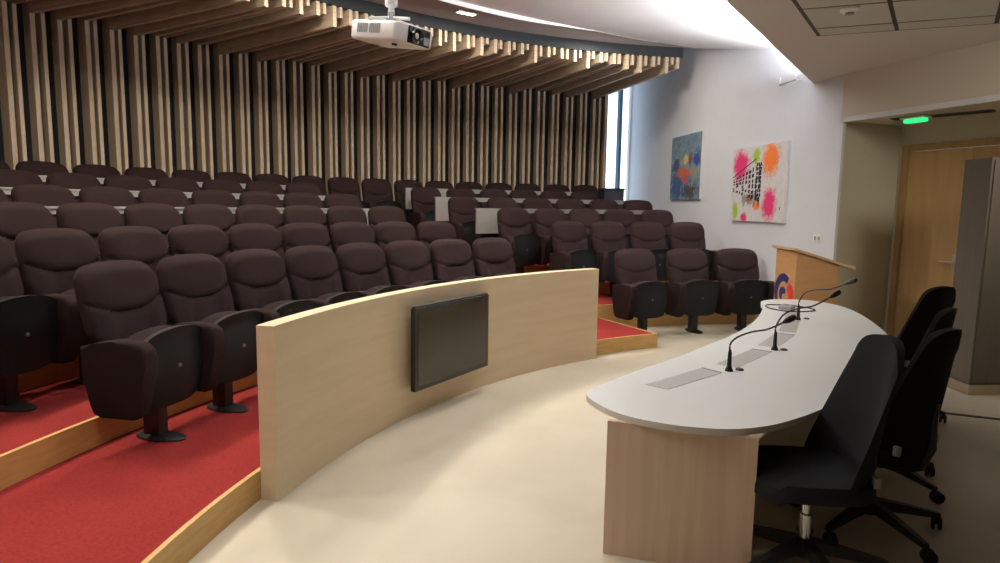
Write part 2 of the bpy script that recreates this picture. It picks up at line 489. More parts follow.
def shell_bm(y_in, y_out, top, bot, w):
    """curved plate between y_in and y_out, arched top"""
    bm = bmesh.new(); NX, NZ = 14, 12; F = []; B = []
    for i in range(NX+1):
        u = -1+2*i/NX; F.append([]); B.append([])
        for j in range(NZ+1):
            t = j/NZ
            zt = top - .045*u*u - .02*u**6; zb = bot + .03*u**4
            z = zb+(zt-zb)*t
            bul = .03*(1-u*u) + .035*math.sin(t*PI*.9) + .03*max(0,t-.85)/.15
            ww = w*(.90+.10*min(1,t*1.5))
            F[-1].append(bm.verts.new((u*ww, y_out+bul-.02, z)))
            B[-1].append(bm.verts.new((u*ww, y_in+bul*.6, z)))
    for i in range(NX):
        for j in range(NZ):
            bm.faces.new((F[i][j],F[i+1][j],F[i+1][j+1],F[i][j+1])); bm.faces.new((B[i][j],B[i][j+1],B[i+1][j+1],B[i+1][j]))
    for i in range(NX):
        bm.faces.new((F[i][0],B[i][0],B[i+1][0],F[i+1][0])); bm.faces.new((F[i][NZ],F[i+1][NZ],B[i+1][NZ],B[i][NZ]))
    for j in range(NZ):
        bm.faces.new((F[0][j],F[0][j+1],B[0][j+1],B[0][j])); bm.faces.new((F[NX][j],B[NX][j],B[NX][j+1],F[NX][j+1]))
    return bm

def arm_bm(x):
    bm = bmesh.new()
    pr = [(-.205,.595),(-.10,.622),(.04,.643),(.17,.648),(.24,.638),(.278,.610),(.294,.565),(.290,.50),(.262,.36),(.222,.19),(.20,.162),(.17,.150),(-.08,.145),(-.13,.165),(-.155,.22),(-.19,.42)]
    extrude_yz(bm, [(p, q+.098) for p, q in pr], x-.052, x+.052)
    ed = [e for e in bm.edges if abs(e.verts[0].co.x - e.verts[1].co.x) < 1e-5]
    bevel(bm, .022, 3, ed)
    return bm

PITCH = .322
def leg_bm(x):
    bm = bmesh.new()
    vs, fs = box(bm, (0,-.01,.22), (.09,.13,.41))
    bevel(bm, .012)
    return bm
def foot_bm(x):
    bm = bmesh.new()
    mtx = Matrix.Translation((0,.03,0)) @ Matrix.Diagonal((.085,.19,1,1))
    lathe(bm, [(1,0.0),(1,.012),(.9,.022),(.5,.034),(.1,.038)], 24, mtx)
    return bm

def make_seat():
    t = thing('auditorium_seat', 'seat', 'seat')
    obj('backrest', back_bm(), M['seat'], t, smooth=True)
    obj('seat_cushion', shell_bm(-.03, .13, .765, .31, .25), M['arm'], t, smooth=True)
    sh = obj('seat_shell', shell_bm(.125, .165, .78, .255, .255), M['plastic'], t, smooth=True)
    bm = bmesh.new(); lathe(bm, [(.014,0),(.014,.006),(.008,.009)], 12, Matrix.Translation((0,.208,.52)) @ Matrix.Rotation(-PI/2,4,'X'))
    obj('screw', bm, M['screw'], sh)
    for nm, f, m in (('armrest', arm_bm, 'arm'), ('leg', leg_bm, 'black'), ('foot', foot_bm, 'black')):
        obj(nm, f(PITCH), M[m], t, smooth=True)
    return t

proto = make_seat()
end_parts = [('armrest', arm_bm(-PITCH), 'arm')]
end_mesh = []
for nm, b, m in end_parts:
    bmesh.ops.recalc_face_normals(b, faces=b.faces[:])
    me = bpy.data.meshes.new(nm); b.to_mesh(me); b.free(); me.materials.append(M[m]); me.shade_smooth(); me.set_sharp_from_angle(angle=math.radians(40)); end_mesh.append((nm, me))
ORD = ['first','second','third','fourth','fifth','sixth','seventh','eighth','ninth','tenth','eleventh','twelfth','thirteenth','fourteenth','fifteenth','sixteenth','seventeenth','eighteenth']
used = [False]
def copy_tree(o, parent=None):
    c = o.copy(); COL.objects.link(c)
    if parent: c.parent = parent
    for ch in o.children: copy_tree(ch, c)
    return c
def place_seat(R, a, z, label, group, last=False):
    if used[0]: t = copy_tree(proto)
    else: t = proto; used[0] = True
    t.location = pol(R, a, z)
    t.rotation_euler = (0,0,math.radians(a)+PI/2)
    t.scale = (1.08 if z == 0 else 1, 1, 1)
    t['label'] = label; t['group'] = group
    if last: extra.append(t)
extra = []
def block(row, R, z, angs, where, fmt):
    """angs run from large angle (far from the window) to small"""
    n = len(angs)
    for i, a in enumerate(angs):
        place_seat(R, a, z, fmt(i, n), where, last=(i == n-1))
ROWW = ['front','second','third','fourth','fifth']
RF = [7.2, 8.2, 9.2, 10.2, 11.1, 11.95]
def lin(a, b, n, extra_left=0):
    st = (a-b)/(n-1); return [a+st*k for k in range(extra_left,0,-1)] + [a-st*i for i in range(n)]
left = [lin(165.6,129.5,8), lin(162.7,130.8,8,1), lin(160.2,132.0,8), lin(155.2,133.0,7,1), lin(150.9,134.1,6,1)]
for r, angs in enumerate(left):
    def fmt(i, n, r=r):
        k = n-1-i
        return f'brown tip-up seat, {ORD[k]} from the aisle in {ROWW[r]} row behind the curved partition'
    block(r, RF[r], TZ[r], angs, f'seats in {ROWW[r]} row behind the curved partition', fmt)
right = [[111.8,104.9,98.4], lin(114.9,100.2,4), [117.9,113.6,109.5,105.3,100.8], [120.5,116.2,112.2,108.4,104.5,100.6], [122.2,118.5,114.9,111.6,108.2,104.8]]
for r, angs in enumerate(right):
    def fmt(i, n, r=r):
        return f'brown tip-up seat, {ORD[i]} from the aisle in {ROWW[r]} row beside the white wall'
    block(r, 7.0 if r == 0 else RF[r], 0.0 if r == 0 else TZ[r], angs, f'seats in {ROWW[r]} row beside the white wall', fmt)
top = lin(150.6,103.1,16,1)
def fmt(i, n): return f'dark tip-up seat, {ORD[n-1-i]} from the window in back row against the slatted wall'
block(5, RF[5], TZ[5], top, 'seats in the back row against the slatted wall', fmt)
for t in extra:
    for nm, me in end_mesh:
        o = bpy.data.objects.new(nm, me); COL.objects.link(o); o.parent = t

# ------------------------------------------------------------------ writing shelves behind rows three to five
def shelf(R, zt, zb, a0, a1, zf, label, endp):
    pm = pol(R, (a0+a1)/2)
    bm = bmesh.new(); ring_sector(bm, R, R+.025, a0, a1, zt-.055, zt, 24)
    be = bmesh.new(); ring_sector(be, R-.012, R+.03, endp[0], endp[1], zb, zt, 8)
    bm2 = bmesh.new(); ring_sector(bm2, R-.01, R+.06, a0, a1, zt, zt+.022, 24)
    bm3s = []
    n = 3
    for i in range(n):
        a = a0+.4+(a1-a0-.8)*i/(n-1); b3 = bmesh.new()
        ring_sector(b3, R+.006, R+.05, a-.12, a+.12, zf, zt-.01, 1); bm3s.append(b3)
    root = thing('writing_shelf', label, 'shelf', (0,0,0))
    obj('front_panel', bm, M['panelwhite'], root); obj('shelf_top', bm2, M['panelwhite'], root); obj('end_panel', be, M['panelwhite'], root)
    for b3 in bm3s: obj('support_post', b3, M['black'], root)
GS = 'pale writing shelves between the seat rows'
for (R, k, zt, zb, al, ar0) in ((9.85,3,1.72,1.31,131.6,120.9),(10.80,4,1.91,1.50,132.4,122.6),(11.66,5,2.08,1.70,133.2,123.6)):
    zf = TZ[k]
    shelf(R, zt-.025, zb, al, 166 if k < 5 else 158, zf, f'long pale grey writing shelf behind {ROWW[k-1]} row of the partition block', (al, al+1.2))
    shelf(R, zt, zb, (99.0 if k < 5 else 104), ar0, zf, f'pale grey writing shelf behind {ROWW[k-1]} row of seats beside white wall', (ar0-4.4, ar0))

# dark box cabinet closing the fifth row by the window
pb = pol(11.45, 101.6)
cab = thing('control_cabinet', 'dark square-topped cabinet standing at the row end below the window', 'cabinet', (pb.x,pb.y,TZ[5]), math.radians(101.6+90))
bm = bmesh.new(); box(bm, (0,0,.54), (.44,.36,1.08)); bevel(bm,.01); obj('body', bm, M['boxdark'], cab)
bm = bmesh.new(); box(bm, (0,0,1.095), (.48,.40,.03)); bevel(bm,.006); obj('top', bm, M['boxdark'], cab)
bm = bmesh.new(); box(bm, (0,.185,.54), (.38,.012,.96)); bevel(bm,.004); obj('door', bm, M['boxdark'], cab)

# ------------------------------------------------------------------ wooden ribs: wall batten bending into ceiling fin
PER = 1.497; NP = 41
FZ_TOP = 4.655
def rib(a, depth, zb, twist, label, tB):
    root = thing('wooden_rib', label, 'rib', pol(13.28, a, TZ[5]), math.radians(a)+PI/2, 'wooden ribs of the slatted back wall')
    inv = Matrix.Rotation(-(math.radians(a)+PI/2),4,'Z') @ Matrix.Translation(-pol(13.28,a,TZ[5]))
    bm = bmesh.new(); th = tB
    # wall batten: local y towards the hall
    box(bm, (0, depth/2, (FZ_TOP-TZ[5])/2), (th, depth-.002, FZ_TOP-TZ[5]-.002))
    obj('wall_batten', bm, M['slat'], root)
    A = pol(13.28-depth, a); B = pol(10.0, a-twist); d = (B-A).normalized(); s = Vector((d.y,-d.x,0))*th/2
    bm = bmesh.new()
    prism(bm, [A+s, B+s, B-s, A-s], zb, FZ_TOP)
    for v in bm.verts: v.co = inv @ v.co
    obj('ceiling_fin', bm, M['fin'], root)
aw = wall_angle(10.0)
for i in range(NP):
    a = 99.45 + PER*i + (.28 if i == 0 else 0)
    n = i+1
    tens = {0:''}
    zb = random.choice((4.30,4.345,4.375,4.40,4.42)) + random.uniform(-.008,.008)
    if i == 0: zb = 4.40
    def words(n):
        ones = ['','first','second','third','fourth','fifth','sixth','seventh','eighth','ninth','tenth','eleventh','twelfth','thirteenth','fourteenth','fifteenth','sixteenth','seventeenth','eighteenth','nineteenth']
        if n < 20: return ones[n]
        t = ('twent','thirt','fort')[n//10-2]; return t+'ieth' if n % 10 == 0 else t+'y-'+ones[n % 10]
    rib(a, random.choice((.20,.235,.25)), zb, 1.9, f'deeper wooden rib of the {words(n)} pair from the window, rising up the slatted wall', .062)
    zb2 = random.choice((4.42,4.45,4.47,4.50))
    if i: rib(a-.60, .19, zb2, 1.9, f'slimmer wooden rib of the {words(n)} pair from the window, rising up the slatted wall', .05)

# ------------------------------------------------------------------ paintings, outlet, bracket
def on_wall(y, z, off): 
    nx = Vector((-1, -WS, 0)).normalized()
    return Vector((wx(y), y, z)) + nx*off
WRZ = math.atan2(-1, WS)            # direction of decreasing y along the wall
def painting(name, y0, y1, z0, z1, m, label):
    c = (on_wall(y0,0,.0)+on_wall(y1,0,.0))/2; w = (on_wall(y0,0,0)-on_wall(y1,0,0)).length; h = z1-z0
    root = thing(name, label, 'painting', (c.x,c.y,z0), WRZ)
    bm = bmesh.new(); box(bm, (0,-.022,h/2), (w,.04,h)); obj('stretcher', bm, M['canvas'], root)
    bm = bmesh.new(); box(bm, (0,-.0425,0), (w-.002,.001,h-.002))
    o = obj('canvas', bm, m, root); o.location.z = h/2
    return root, w, h
pk = (.72,.03,.16); og = (.85,.20,.03); gr = (.36,.52,.03)
m1 = splash_mat('splash painting', ((.62,.60,.60),(.70,.68,.67)), [(-.52,.30,.27,.28,pk),(.36,.36,.25,.27,og),(-.05,.42,.12,.14,gr),(.38,-.32,.21,.27,pk),(-.62,-.42,.10,.14,gr),(-.35,-.52,.11,.08,pk),(.02,-.34,.11,.08,og),(-.20,-.24,.11,.05,og)])
p1, w1, h1 = painting('building_painting', 10.70, 9.16, 1.60, 2.77, m1, 'large painting of a black and white building among pink, orange and green splashes')
rnd = random.Random(3)
bm = bmesh.new()
def decal(x0, z0, x1, z1, sk=0.0):
    vs = [bm.verts.new((x0,-.0445,z0+h1/2)), bm.verts.new((x1,-.0445,z0+sk+h1/2)), bm.verts.new((x1,-.0445,z1+sk+h1/2)), bm.verts.new((x0,-.0445,z1+h1/2))]
    bm.faces.new(vs)
# facade drawn in perspective: storey windows in columns, long eaves line, ground scrawl
for c in range(9):
    k = c/8; x = -.75 + c*.098; zb_ = -.12-.17*k; zt_ = .09+.22*k
    for q in range(6):
        hh = (zt_-zb_)/6; z = zb_+hh*q
        if rnd.random() < .9: decal(x+rnd.uniform(0,.02), z+rnd.uniform(0,.008), x+rnd.uniform(.055,.088), z+hh*rnd.uniform(.6,.95), .015)
for c in range(3):
    for q in range(8):
        x = -.03+c*.055; z = -.20+q*.067
        if rnd.random() < .85: decal(x, z, x+.043, z+.05, 0)
for c in range(16):
    x = -.42+c*.034; decal(x, -.32+rnd.uniform(-.06,.05), x+.016, -.17+rnd.uniform(-.03,.03), .02)
decal(-.76,.11,-.04,.128,.27)
decal(.12,.30,.24,.312,-.16)
obj('painted_building', bm, M['ink'], p1)
bm = bmesh.new(); decal(.66,-.40,.68,-.36,0); obj('signature', bm, M['ink'], p1)
m2 = splash_mat('harbour painting', ((.10,.17,.24),(.22,.30,.34)), [(-.35,-.35,.38,.34,(.04,.08,.22)),(.40,-.10,.30,.16,(.26,.28,.22)),(.10,-.26,.20,.14,(.05,.12,.35)),(-.42,.05,.24,.18,(.05,.06,.14)),(.25,-.46,.35,.16,(.06,.05,.06)),(.50,.14,.16,.14,(.03,.07,.30)),(-.08,-.10,.34,.12,(.55,.12,.04)),(.05,-.24,.16,.10,(.50,.09,.05)),(.02,.16,.13,.11,(.65,.50,.16)),(.22,.14,.07,.16,(.20,.05,.06)),(-.2,.10,.10,.07,(.30,.30,.30))], 9, 3.2)
painting('harbour_painting', 13.30, 11.92, 1.96, 3.22, m2, 'smaller blue abstract painting with orange and yellow patches, nearer the window')

o = on_wall(8.40, 1.37, 0)
pl = thing('wall_outlet', 'small white socket plate on the white wall above the lectern', 'socket', o, WRZ)
bm = bmesh.new(); box(bm, (0,-.006,.05), (.17,.012,.10)); bevel(bm,.004); obj('plate', bm, M['white'], pl)
for dx in (-.038,.038):
    bm = bmesh.new(); box(bm, (dx,-.014,.05), (.045,.006,.05)); bevel(bm,.002); obj('socket_insert', bm, M['greyplastic'] if dx < 0 else M['skirt'], pl)

o = on_wall(9.20, 3.57, 0)
br = thing('wall_bracket', 'thin grey rail bracket fixed high on the white wall below the bright cove', 'bracket', o, WRZ)
bm = bmesh.new(); tube(bm, [(-.20,-.09,0),(.20,-.09,0)], .012); obj('rail', bm, M['greyplastic'], br)
for x in (-.19,.19):
    bm = bmesh.new(); tube(bm, [(x,0,0),(x,-.09,0)], .010); tube(bm, [(x,-.09,-.005),(x,-.09,.10)], .010); obj('standoff', bm, M['white'], br)

# ------------------------------------------------------------------ lights one can see: soffit lamp, exit sign, detector
def soffit_lamp(a, first):
    p = pol(9.5, a, 4.78)
    r = thing('soffit_lamp', 'small white recessed lamp in the dark soffit behind the projector' if first else 'recessed soffit lamp', 'lamp', p, math.radians(a)+PI/2)
    bm = bmesh.new(); box(bm, (0,0,-.008), (.34,.13,.016)); bevel(bm,.004); obj('rim', bm, M['white'], r)
    bm = bmesh.new(); box(bm, (0,0,-.0175), (.30,.095,.006)); obj('lens', bm, M['lampwhite'], r)
soffit_lamp(123.4, True)

ex = Vector((4.82,7.56,2.888)); 
er = thing('exit_light', 'glowing green emergency light under the alcove ceiling by the doors', 'emergency light', ex, RZD)
bm = bmesh.new(); box(bm, (0,0,-.012), (.30,.14,.024)); bevel(bm,.006); obj('housing', bm, M['white'], er)
bm = bmesh.new(); box(bm, (0,0,-.045), (.26,.09,.045)); bevel(bm,.02,3); obj('lens', bm, M['exit'], er)
gp = thing('ceiling_grille', 'long dark grille plate set in the alcove ceiling beside the green light', 'grille', (5.04,7.46,2.9), math.atan2(-.79,.63))
bm = bmesh.new(); box(bm, (0,0,-.006), (1.0,.15,.012)); obj('frame', bm, M['cab'], gp)
bm = bmesh.new()
for i in range(7): box(bm, (0,-.06+i*.02,-.0145), (.96,.008,.006))
obj('slat', bm, M['grid'], gp)

sd = tp(.36, .88, ZL-.010)
dt = thing('smoke_detector', 'round white detector on a ceiling tile above the alcove side', 'detector', sd)
bm = bmesh.new(); lathe(bm, [(.075,0),(.075,-.015),(.06,-.03),(.02,-.034)], 24); obj('base', bm, M['white'], dt, smooth=True)
bm = bmesh.new(); lathe(bm, [(.035,-.032),(.035,-.045),(.02,-.05)], 20); obj('sensor', bm, M['greyplastic'], dt, smooth=True)

# ------------------------------------------------------------------ projector on its pole
pj = thing('projector', 'white projector hanging from a ceiling pole before the wooden fins', 'projector', (-.725,4.25,2.80), 0)
PJR = math.radians(-62)       # lens looks along local +x rotated
rot = Matrix.Rotation(math.radians(-37),4,'Z') @ Matrix.Rotation(math.radians(10),4,'Y') @ Matrix.Diagonal((.92,.92,.92,1))
def pbox(c, s, bv, seg=2):
    bm = bmesh.new(); box(bm, c, s); bevel(bm, bv, seg)
    return bm
def spin(bm):
    for v in bm.verts: v.co = rot @ v.co
    return bm
bm = bmesh.new()
out = [(-.25,-.17),(.20,-.17),(.25,-.12),(.25,.14),(.20,.17),(-.22,.17),(-.25,.14)]
prism(bm, out, .012, .142)
bevel(bm, .022, 3)
obj('body', spin(bm), M['white'], pj, smooth=True)
bm = bmesh.new(); 
for i in range(12): box(bm, (-.17+i*.0185 + (.014 if i > 5 else 0),-.171,.088), (.012,.006,.062))
obj('vent', spin(bm), M['vent'], pj)
bm = bmesh.new(); prism(bm, [(.252,-.10),(.258,-.10),(.258,.11),(.252,.11)], .018, .128); bevel(bm,.004)
obj('lens_panel', spin(bm), M['bezel'], pj)
bm = bmesh.new(); lathe(bm, [(.052,0),(.052,.02),(.045,.028),(.036,.012),(.01,.016)], 24, Matrix.Translation((.256,-.03,.072)) @ Matrix.Rotation(PI/2,4,'Y'))
ln = obj('lens', spin(bm), M['lens'], pj, smooth=True)
bm = bmesh.new(); lathe(bm, [(.02,.014),(.012,.02),(.004,.021)], 16, Matrix.Translation((.256,-.03,.072)) @ Matrix.Rotation(PI/2,4,'Y'))
obj('lens_glass', spin(bm), M['white'], ln, smooth=True)
bm = bmesh.new(); box(bm, (.256,.075,.055), (.01,.05,.05)); obj('focus_window', spin(bm), M['vent'], pj)
bm = bmesh.new(); lathe(bm, [(.018,-.012),(.02,0)], 14, Matrix.Translation((.17,-.13,.0))); obj('front_foot', spin(bm), M['black'], pj)
bm = bmesh.new(); lathe(bm, [(.05,.145),(.05,.155),(.022,.165),(.022,.21)], 18); obj('joint', bm, M['greyplastic'], pj, smooth=True)
for s in (-1,1):
    bm = bmesh.new(); tube(bm, [(0,0,.18),(s*.11,.08,.152),(s*.14,.10,.147)], .010); obj('bracket_arm', bm, M['white'], pj)
    bm = bmesh.new(); tube(bm, [(0,0,.18),(s*.11,-.08,.152),(s*.13,-.09,.147)], .010); obj('bracket_arm', bm, M['white'], pj)
bm = bmesh.new(); lathe(bm, [(.020,.20),(.020,.24),(.040,.25),(.040,.98),(.04,1.20)], 18); obj('pole', bm, M['white'], pj, smooth=True)

# ------------------------------------------------------------------ speakers' desk
outl = [(.50,3.48),(.54,3.25),(.64,3.09),(.78,2.99),(.92,2.935),(1.11,2.91),(1.31,2.965),(1.51,3.085),(1.74,3.27),(2.10,3.64),(2.47,4.05),(2.74,4.37),(3.0,4.73),(3.16,4.99),(3.39,5.51),(3.64,6.25),(3.745,6.75),(3.735,7.05),(3.65,7.28),(3.52,7.35),(3.38,7.36),(3.2,7.335),(3.02,7.2),(2.91,6.98),(2.80,6.66),(2.46,5.98),(2.02,5.29),(1.57,4.74),(1.26,4.37),(.97,4.06),(.70,3.75)]
op = spline([(x,y,0) for x,y in outl], 5, closed=True)
desk = thing('speakers_desk', 'long curved white-topped speakers desk on pale oak end panels', 'desk', (1.9,4.9,0))
def rel(bm, o=desk):
    for v in bm.verts: v.co -= o.location
    return bm
bm = bmesh.new(); prism(bm, op, .712, .745, 0)
for f in bm.faces:
    if abs(f.normal.z) < .5 or True: pass
bm.normal_update()
for f in bm.faces: f.material_index = 0 if f.calc_center_median().z > .744 else 1
obj('desktop', rel(bm), [M['desk'], M['deskedge']], desk)
# near end panel and its twin under the far end
pa, pc = Vector((.555,3.10,0)), Vector((1.235,2.885,0))
d = (pc-pa).normalized(); nn3 = Vector((-d.y,d.x,0))*.03
pa2 = pa + d*.0
bm = bmesh.new(); prism(bm, [pa, pc, pc+nn3, pa+nn3], 0.0, .711); obj('end_panel', rel(bm), M['oak'], desk)
qa, qc = Vector((3.05,7.05,0)), Vector((3.60,6.95,0)); d2 = (qc-qa).normalized(); n4 = Vector((-d2.y,d2.x,0))*.03
bm = bmesh.new(); prism(bm, [qa, qc, qc+n4, qa+n4], 0.0, .711); obj('end_panel', rel(bm), M['oak'], desk)
bm = bmesh.new()
fp = spline([(.72,3.16,0),(1.02,3.62,0),(1.35,4.05,0),(1.78,4.60,0),(2.26,5.25,0),(2.72,5.95,0),(3.02,6.55,0),(3.12,7.02,0)], 5)
nb = []
for i, p in enumerate(fp):
    dd = (fp[min(i+1,len(fp)-1)]-fp[max(i-1,0)]).normalized(); nb.append(p + Vector((dd.y,-dd.x,0))*.02)
prism(bm, [(p.x,p.y) for p in fp] + [(p.x,p.y) for p in nb[::-1]], .10, .711)
obj('modesty_panel', rel(bm), M['oak'], desk)
# aluminium cable flaps let into the inner edge
gr_px = [((.87,3.65),(.98,3.56),(1.43,3.95),(1.34,4.07)), ((1.47,4.18),(1.57,4.08),(2.01,4.57),(1.90,4.66)), ((2.0,4.80),(2.12,4.73),(2.48,5.22),(2.36,5.30)), ((2.42,5.39),(2.54,5.33),(2.83,5.88),(2.70,5.93)), ((2.74,6.0),(2.87,5.96),(3.08,6.42),(2.95,6.46))]
for q in gr_px:
    bm = bmesh.new(); prism(bm, q, .744, .7475)
    fl = obj('cable_flap', rel(bm), M['grille'], desk)
    a, b, c, dq = [Vector((*p,0)) for p in q]
    bm = bmesh.new(); bl = bmesh.new()
    for k in range(1,12):
        t = k/12; s0 = a.lerp(dq,t); s1 = b.lerp(c,t); e = (c-b).normalized()*.004
        prism(bl, [s0.lerp(s1,.08)-e, s0.lerp(s1,.92)-e, s0.lerp(s1,.92)+e, s0.lerp(s1,.08)+e], .747, .7482)
    # dark gap along one short end
    e = (c-b).normalized()*.012
    prism(bm, [dq-e, c-e, c, dq], .747, .7484)
    obj('flap_slot', rel(bm), M['dark'], fl)
    obj('flap_ribs', rel(bl), M['grille'], fl)
for (x,y) in ((1.57,4.03),(2.13,4.64),(2.96,6.02)):
    bm = bmesh.new(); lathe(bm, [(.026,.744),(.026,.752),(.018,.757)], 16, Matrix.Translation((x,y,0)))
    obj('call_button', rel(bm), M['black'], desk)

# gooseneck microphones
def mic(bx, by, hx, hy, hz, label):
    r = thing('gooseneck_microphone', label, 'microphone', (bx,by,.745), 0, 'gooseneck microphones on the white desk')
    bm = bmesh.new(); lathe(bm, [(.026,0),(.024,.012),(.015,.03),(.012,.12),(.008,.14)], 16); obj('base', bm, M['black'], r, smooth=True)
    B = Vector((0,0,.12)); H = Vector((hx-bx,hy-by,hz-.745)); fl = Vector((H.x,H.y,0))
    pts = spline([B, B+Vector((0,0,.06)), B+fl*.12+Vector((0,0,(H.z-.12)*.52)), B+fl*.36+Vector((0,0,(H.z-.12)*.66)), B+fl*.64+Vector((0,0,(H.z-.12)*.72)), H], 6)
    bm = bmesh.new(); tube(bm, pts, .0062, 8); obj('gooseneck', bm, M['black'], r, smooth=True)
    dr = (pts[-1]-pts[-4]).normalized()
    q = dr.to_track_quat('Z','Y').to_matrix().to_4x4()
    bm = bmesh.new(); lathe(bm, [(.008,-.05),(.017,-.03),(.022,0),(.022,.035),(.017,.05),(.006,.056)], 16, Matrix.Translation(H) @ q)
    obj('head', bm, M['black'], r, smooth=True)
mic(1.49,4.00, 1.93,4.16,1.06, 'black gooseneck microphone nearest the oak end panel')
mic(2.06,4.64, 2.58,4.83,1.145, 'black gooseneck microphone in the middle of the white desk')
mic(2.85,5.96, 3.17,5.68,1.15, 'black gooseneck microphone nearest the lectern on white desk')

hub = thing('table_device', 'small grey flat box with a looped black cable on the white desk', 'device', (3.05,6.64,.7455), .9)
bm = bmesh.new(); box(bm, (0,0,.02), (.19,.13,.04)); bevel(bm,.012,3); obj('body', bm, M['greyplastic'], hub, smooth=True)
bm = bmesh.new(); tube(bm, spline([(.09,.02,.02),(.17,.10,.012),(.10,.22,.008),(-.05,.20,.008),(-.17,.10,.008),(-.22,-.05,.008),(-.12,-.20,.008),(.06,-.26,.008),(.18,-.16,.008),(.22,-.02,.008)], 6), .0065, 6); obj('cable', bm, M['black'], hub, smooth=True)
bm = bmesh.new(); box(bm, (0,0,.041), (.05,.04,.004)); obj('button', bm, M['black'], hub)

# ------------------------------------------------------------------ office chairs
def chair(x, y, face, base_rot, label, fab, zs=.0):
    r = thing('office_chair', label, 'chair', (x,y,0), face - PI/2, 'swivel chairs behind the speakers desk')   # local +y faces the desk
    bm = bmesh.new(); lathe(bm, [(.045,.09),(.05,.10),(.05,.16),(.036,.18)], 18); obj('hub', bm, M['chairplastic'], r, smooth=True)
    bm = bmesh.new(); lathe(bm, [(.030,.16),(.030,.30),(.018,.30),(.018,.42)], 16); obj('gas_lift', bm, M['chrome'] if fab == 'meshgrey' else M['black'], r, smooth=True)
    for k in range(5):
        an = base_rot - (face-PI/2) + k*2*PI/5; c, s = math.cos(an), math.sin(an)
        bm = bmesh.new(); pr = []
        for (rr, zc, hw, hh) in ((.03,.145,.032,.030),(.18,.125,.026,.024),(.36,.095,.019,.015),(.385,.09,.016,.012)):
            cx, cy = rr*c, rr*s; pr.append([bm.verts.new((cx-s*a*hw, cy+c*a*hw, zc+b*hh)) for a, b in ((-1,-1),(1,-1),(.75,1),(-.75,1))])
        for a, b in zip(pr, pr[1:]):
            for q in range(4): bm.faces.new((a[q],a[(q+1)%4],b[(q+1)%4],b[q]))
        bm.faces.new(pr[0][::-1]); bm.faces.new(pr[-1])
        lg = obj('leg', bm, M['chairplastic'], r)
        bm = bmesh.new(); cr = an + 1.1
        for sd in (-1,1):
            mt = Matrix.Translation((.375*c,.375*s,.036)) @ Matrix.Rotation(cr,4,'Z') @ Matrix.Translation((.02,sd*.016,0)) @ Matrix.Rotation(PI/2,4,'X')
            lathe(bm, [(.030,-.010),(.036,-.006),(.036,.006),(.030,.010)], 16, mt)
        mt = Matrix.Translation((.375*c,.375*s,.0))
        lathe(bm, [(.012,.04),(.012,.09)], 10, mt)
        obj('caster', bm, M['black'], lg)
    # mechanism and seat
    bm = bmesh.new(); box(bm, (0,-.02,.43), (.18,.30,.06)); bevel(bm,.015)
    tube(bm, [(.08,.03,.43),(.27,.03,.42)], .009); obj('mechanism', bm, M['chairplastic'], r)
    bm = bmesh.new(); NX, NY = 12, 12; TT=[];BB=[]
    sh = []
    for i in range(28):
        a = 2*PI*i/28; c, s = math.cos(a), math.sin(a)
        sh.append((.27*math.copysign(abs(c)**.55,c), .02+.27*math.copysign(abs(s)**.55,s)))
    rings = []
    for (k, z) in ((.90,.455),(1.0,.475),(1.0,.515),(.96,.545),(.80,.562),(.4,.566)):
        rings.append([bm.verts.new((px*k, .02+(py-.02)*k, z - (.03 if py > .2 else 0)*k)) for px, py in sh])
    for a, b in zip(rings, rings[1:]):
        for i in range(28): bm.faces.new((a[i],a[(i+1)%28],b[(i+1)%28],b[i]))
    bm.faces.new(rings[0][::-1]); bm.faces.new(rings[-1])
    obj('seat', bm, M[fab], r, smooth=True)
    # curved reclining back, wrapping forward at the sides
    bm = bmesh.new(); NI, NJ = 16, 18; F = []; B = []
    for j in range(NJ+1):
        t = j/NJ; F.append([]); B.append([])
        hw = .272 - .058*t**1.6
        if t < .12: hw *= .86+.14*(t/.12)
        for i in range(NI+1):
            u = -1+2*i/NI
            zt = 1.20 - .05*u*u - .085*abs(u)**6; zb = .43 + .05*abs(u)**4
            z = zb+(zt-zb)*t
            yc = -.235 - .015*math.sin(t*PI*1.1) - .11*max(0,(t-.15))**1.35
            y = yc + (.165 - .115*t**1.2)*u*u
            ft = .022*(1-.55*abs(u)**4)
            F[-1].append(bm.verts.new((u*hw, y+ft, z))); B[-1].append(bm.verts.new((u*hw, y-ft, z)))
    for j in range(NJ):
        for i in range(NI):
            bm.faces.new((F[j][i],F[j][i+1],F[j+1][i+1],F[j+1][i])); bm.faces.new((B[j][i],B[j+1][i],B[j+1][i+1],B[j][i+1]))
    for i in range(NI):
        bm.faces.new((F[0][i],B[0][i],B[0][i+1],F[0][i+1])); bm.faces.new((F[NJ][i],F[NJ][i+1],B[NJ][i+1],B[NJ][i]))
    for j in range(NJ):
        bm.faces.new((F[j][0],F[j+1][0],B[j+1][0],B[j][0])); bm.faces.new((F[j][NI],B[j][NI],B[j+1][NI],F[j+1][NI]))
    bk = obj('backrest', bm, M[fab], r, smooth=True)
    bm = bmesh.new()
    tube(bm, [(0,-.12,.43),(0,-.24,.45),(0,-.285,.56),(0,-.29,.80)], [.03,.03,.026,.018], 10)
    obj('back_bar', bm, M['chairplastic'], r, smooth=True)
    for s in (-1,1):
        bm = bmesh.new(); box(bm, (s*.20,-.215,.56), (.022,.03,.05)); obj('height_clip', bm, M['greyplastic'], bk)
    return r
chair(1.525,2.965, math.radians(175), math.radians(-12), 'charcoal swivel chair tucked under the near end of the white desk', 'meshgrey')
chair(2.11,3.42, math.radians(122), math.radians(-5), 'black swivel chair standing directly behind the charcoal one', 'mesh')
chair(2.56,4.08, math.radians(132), math.radians(-67.7), 'black swivel chair mostly hidden between two other black chairs', 'mesh')
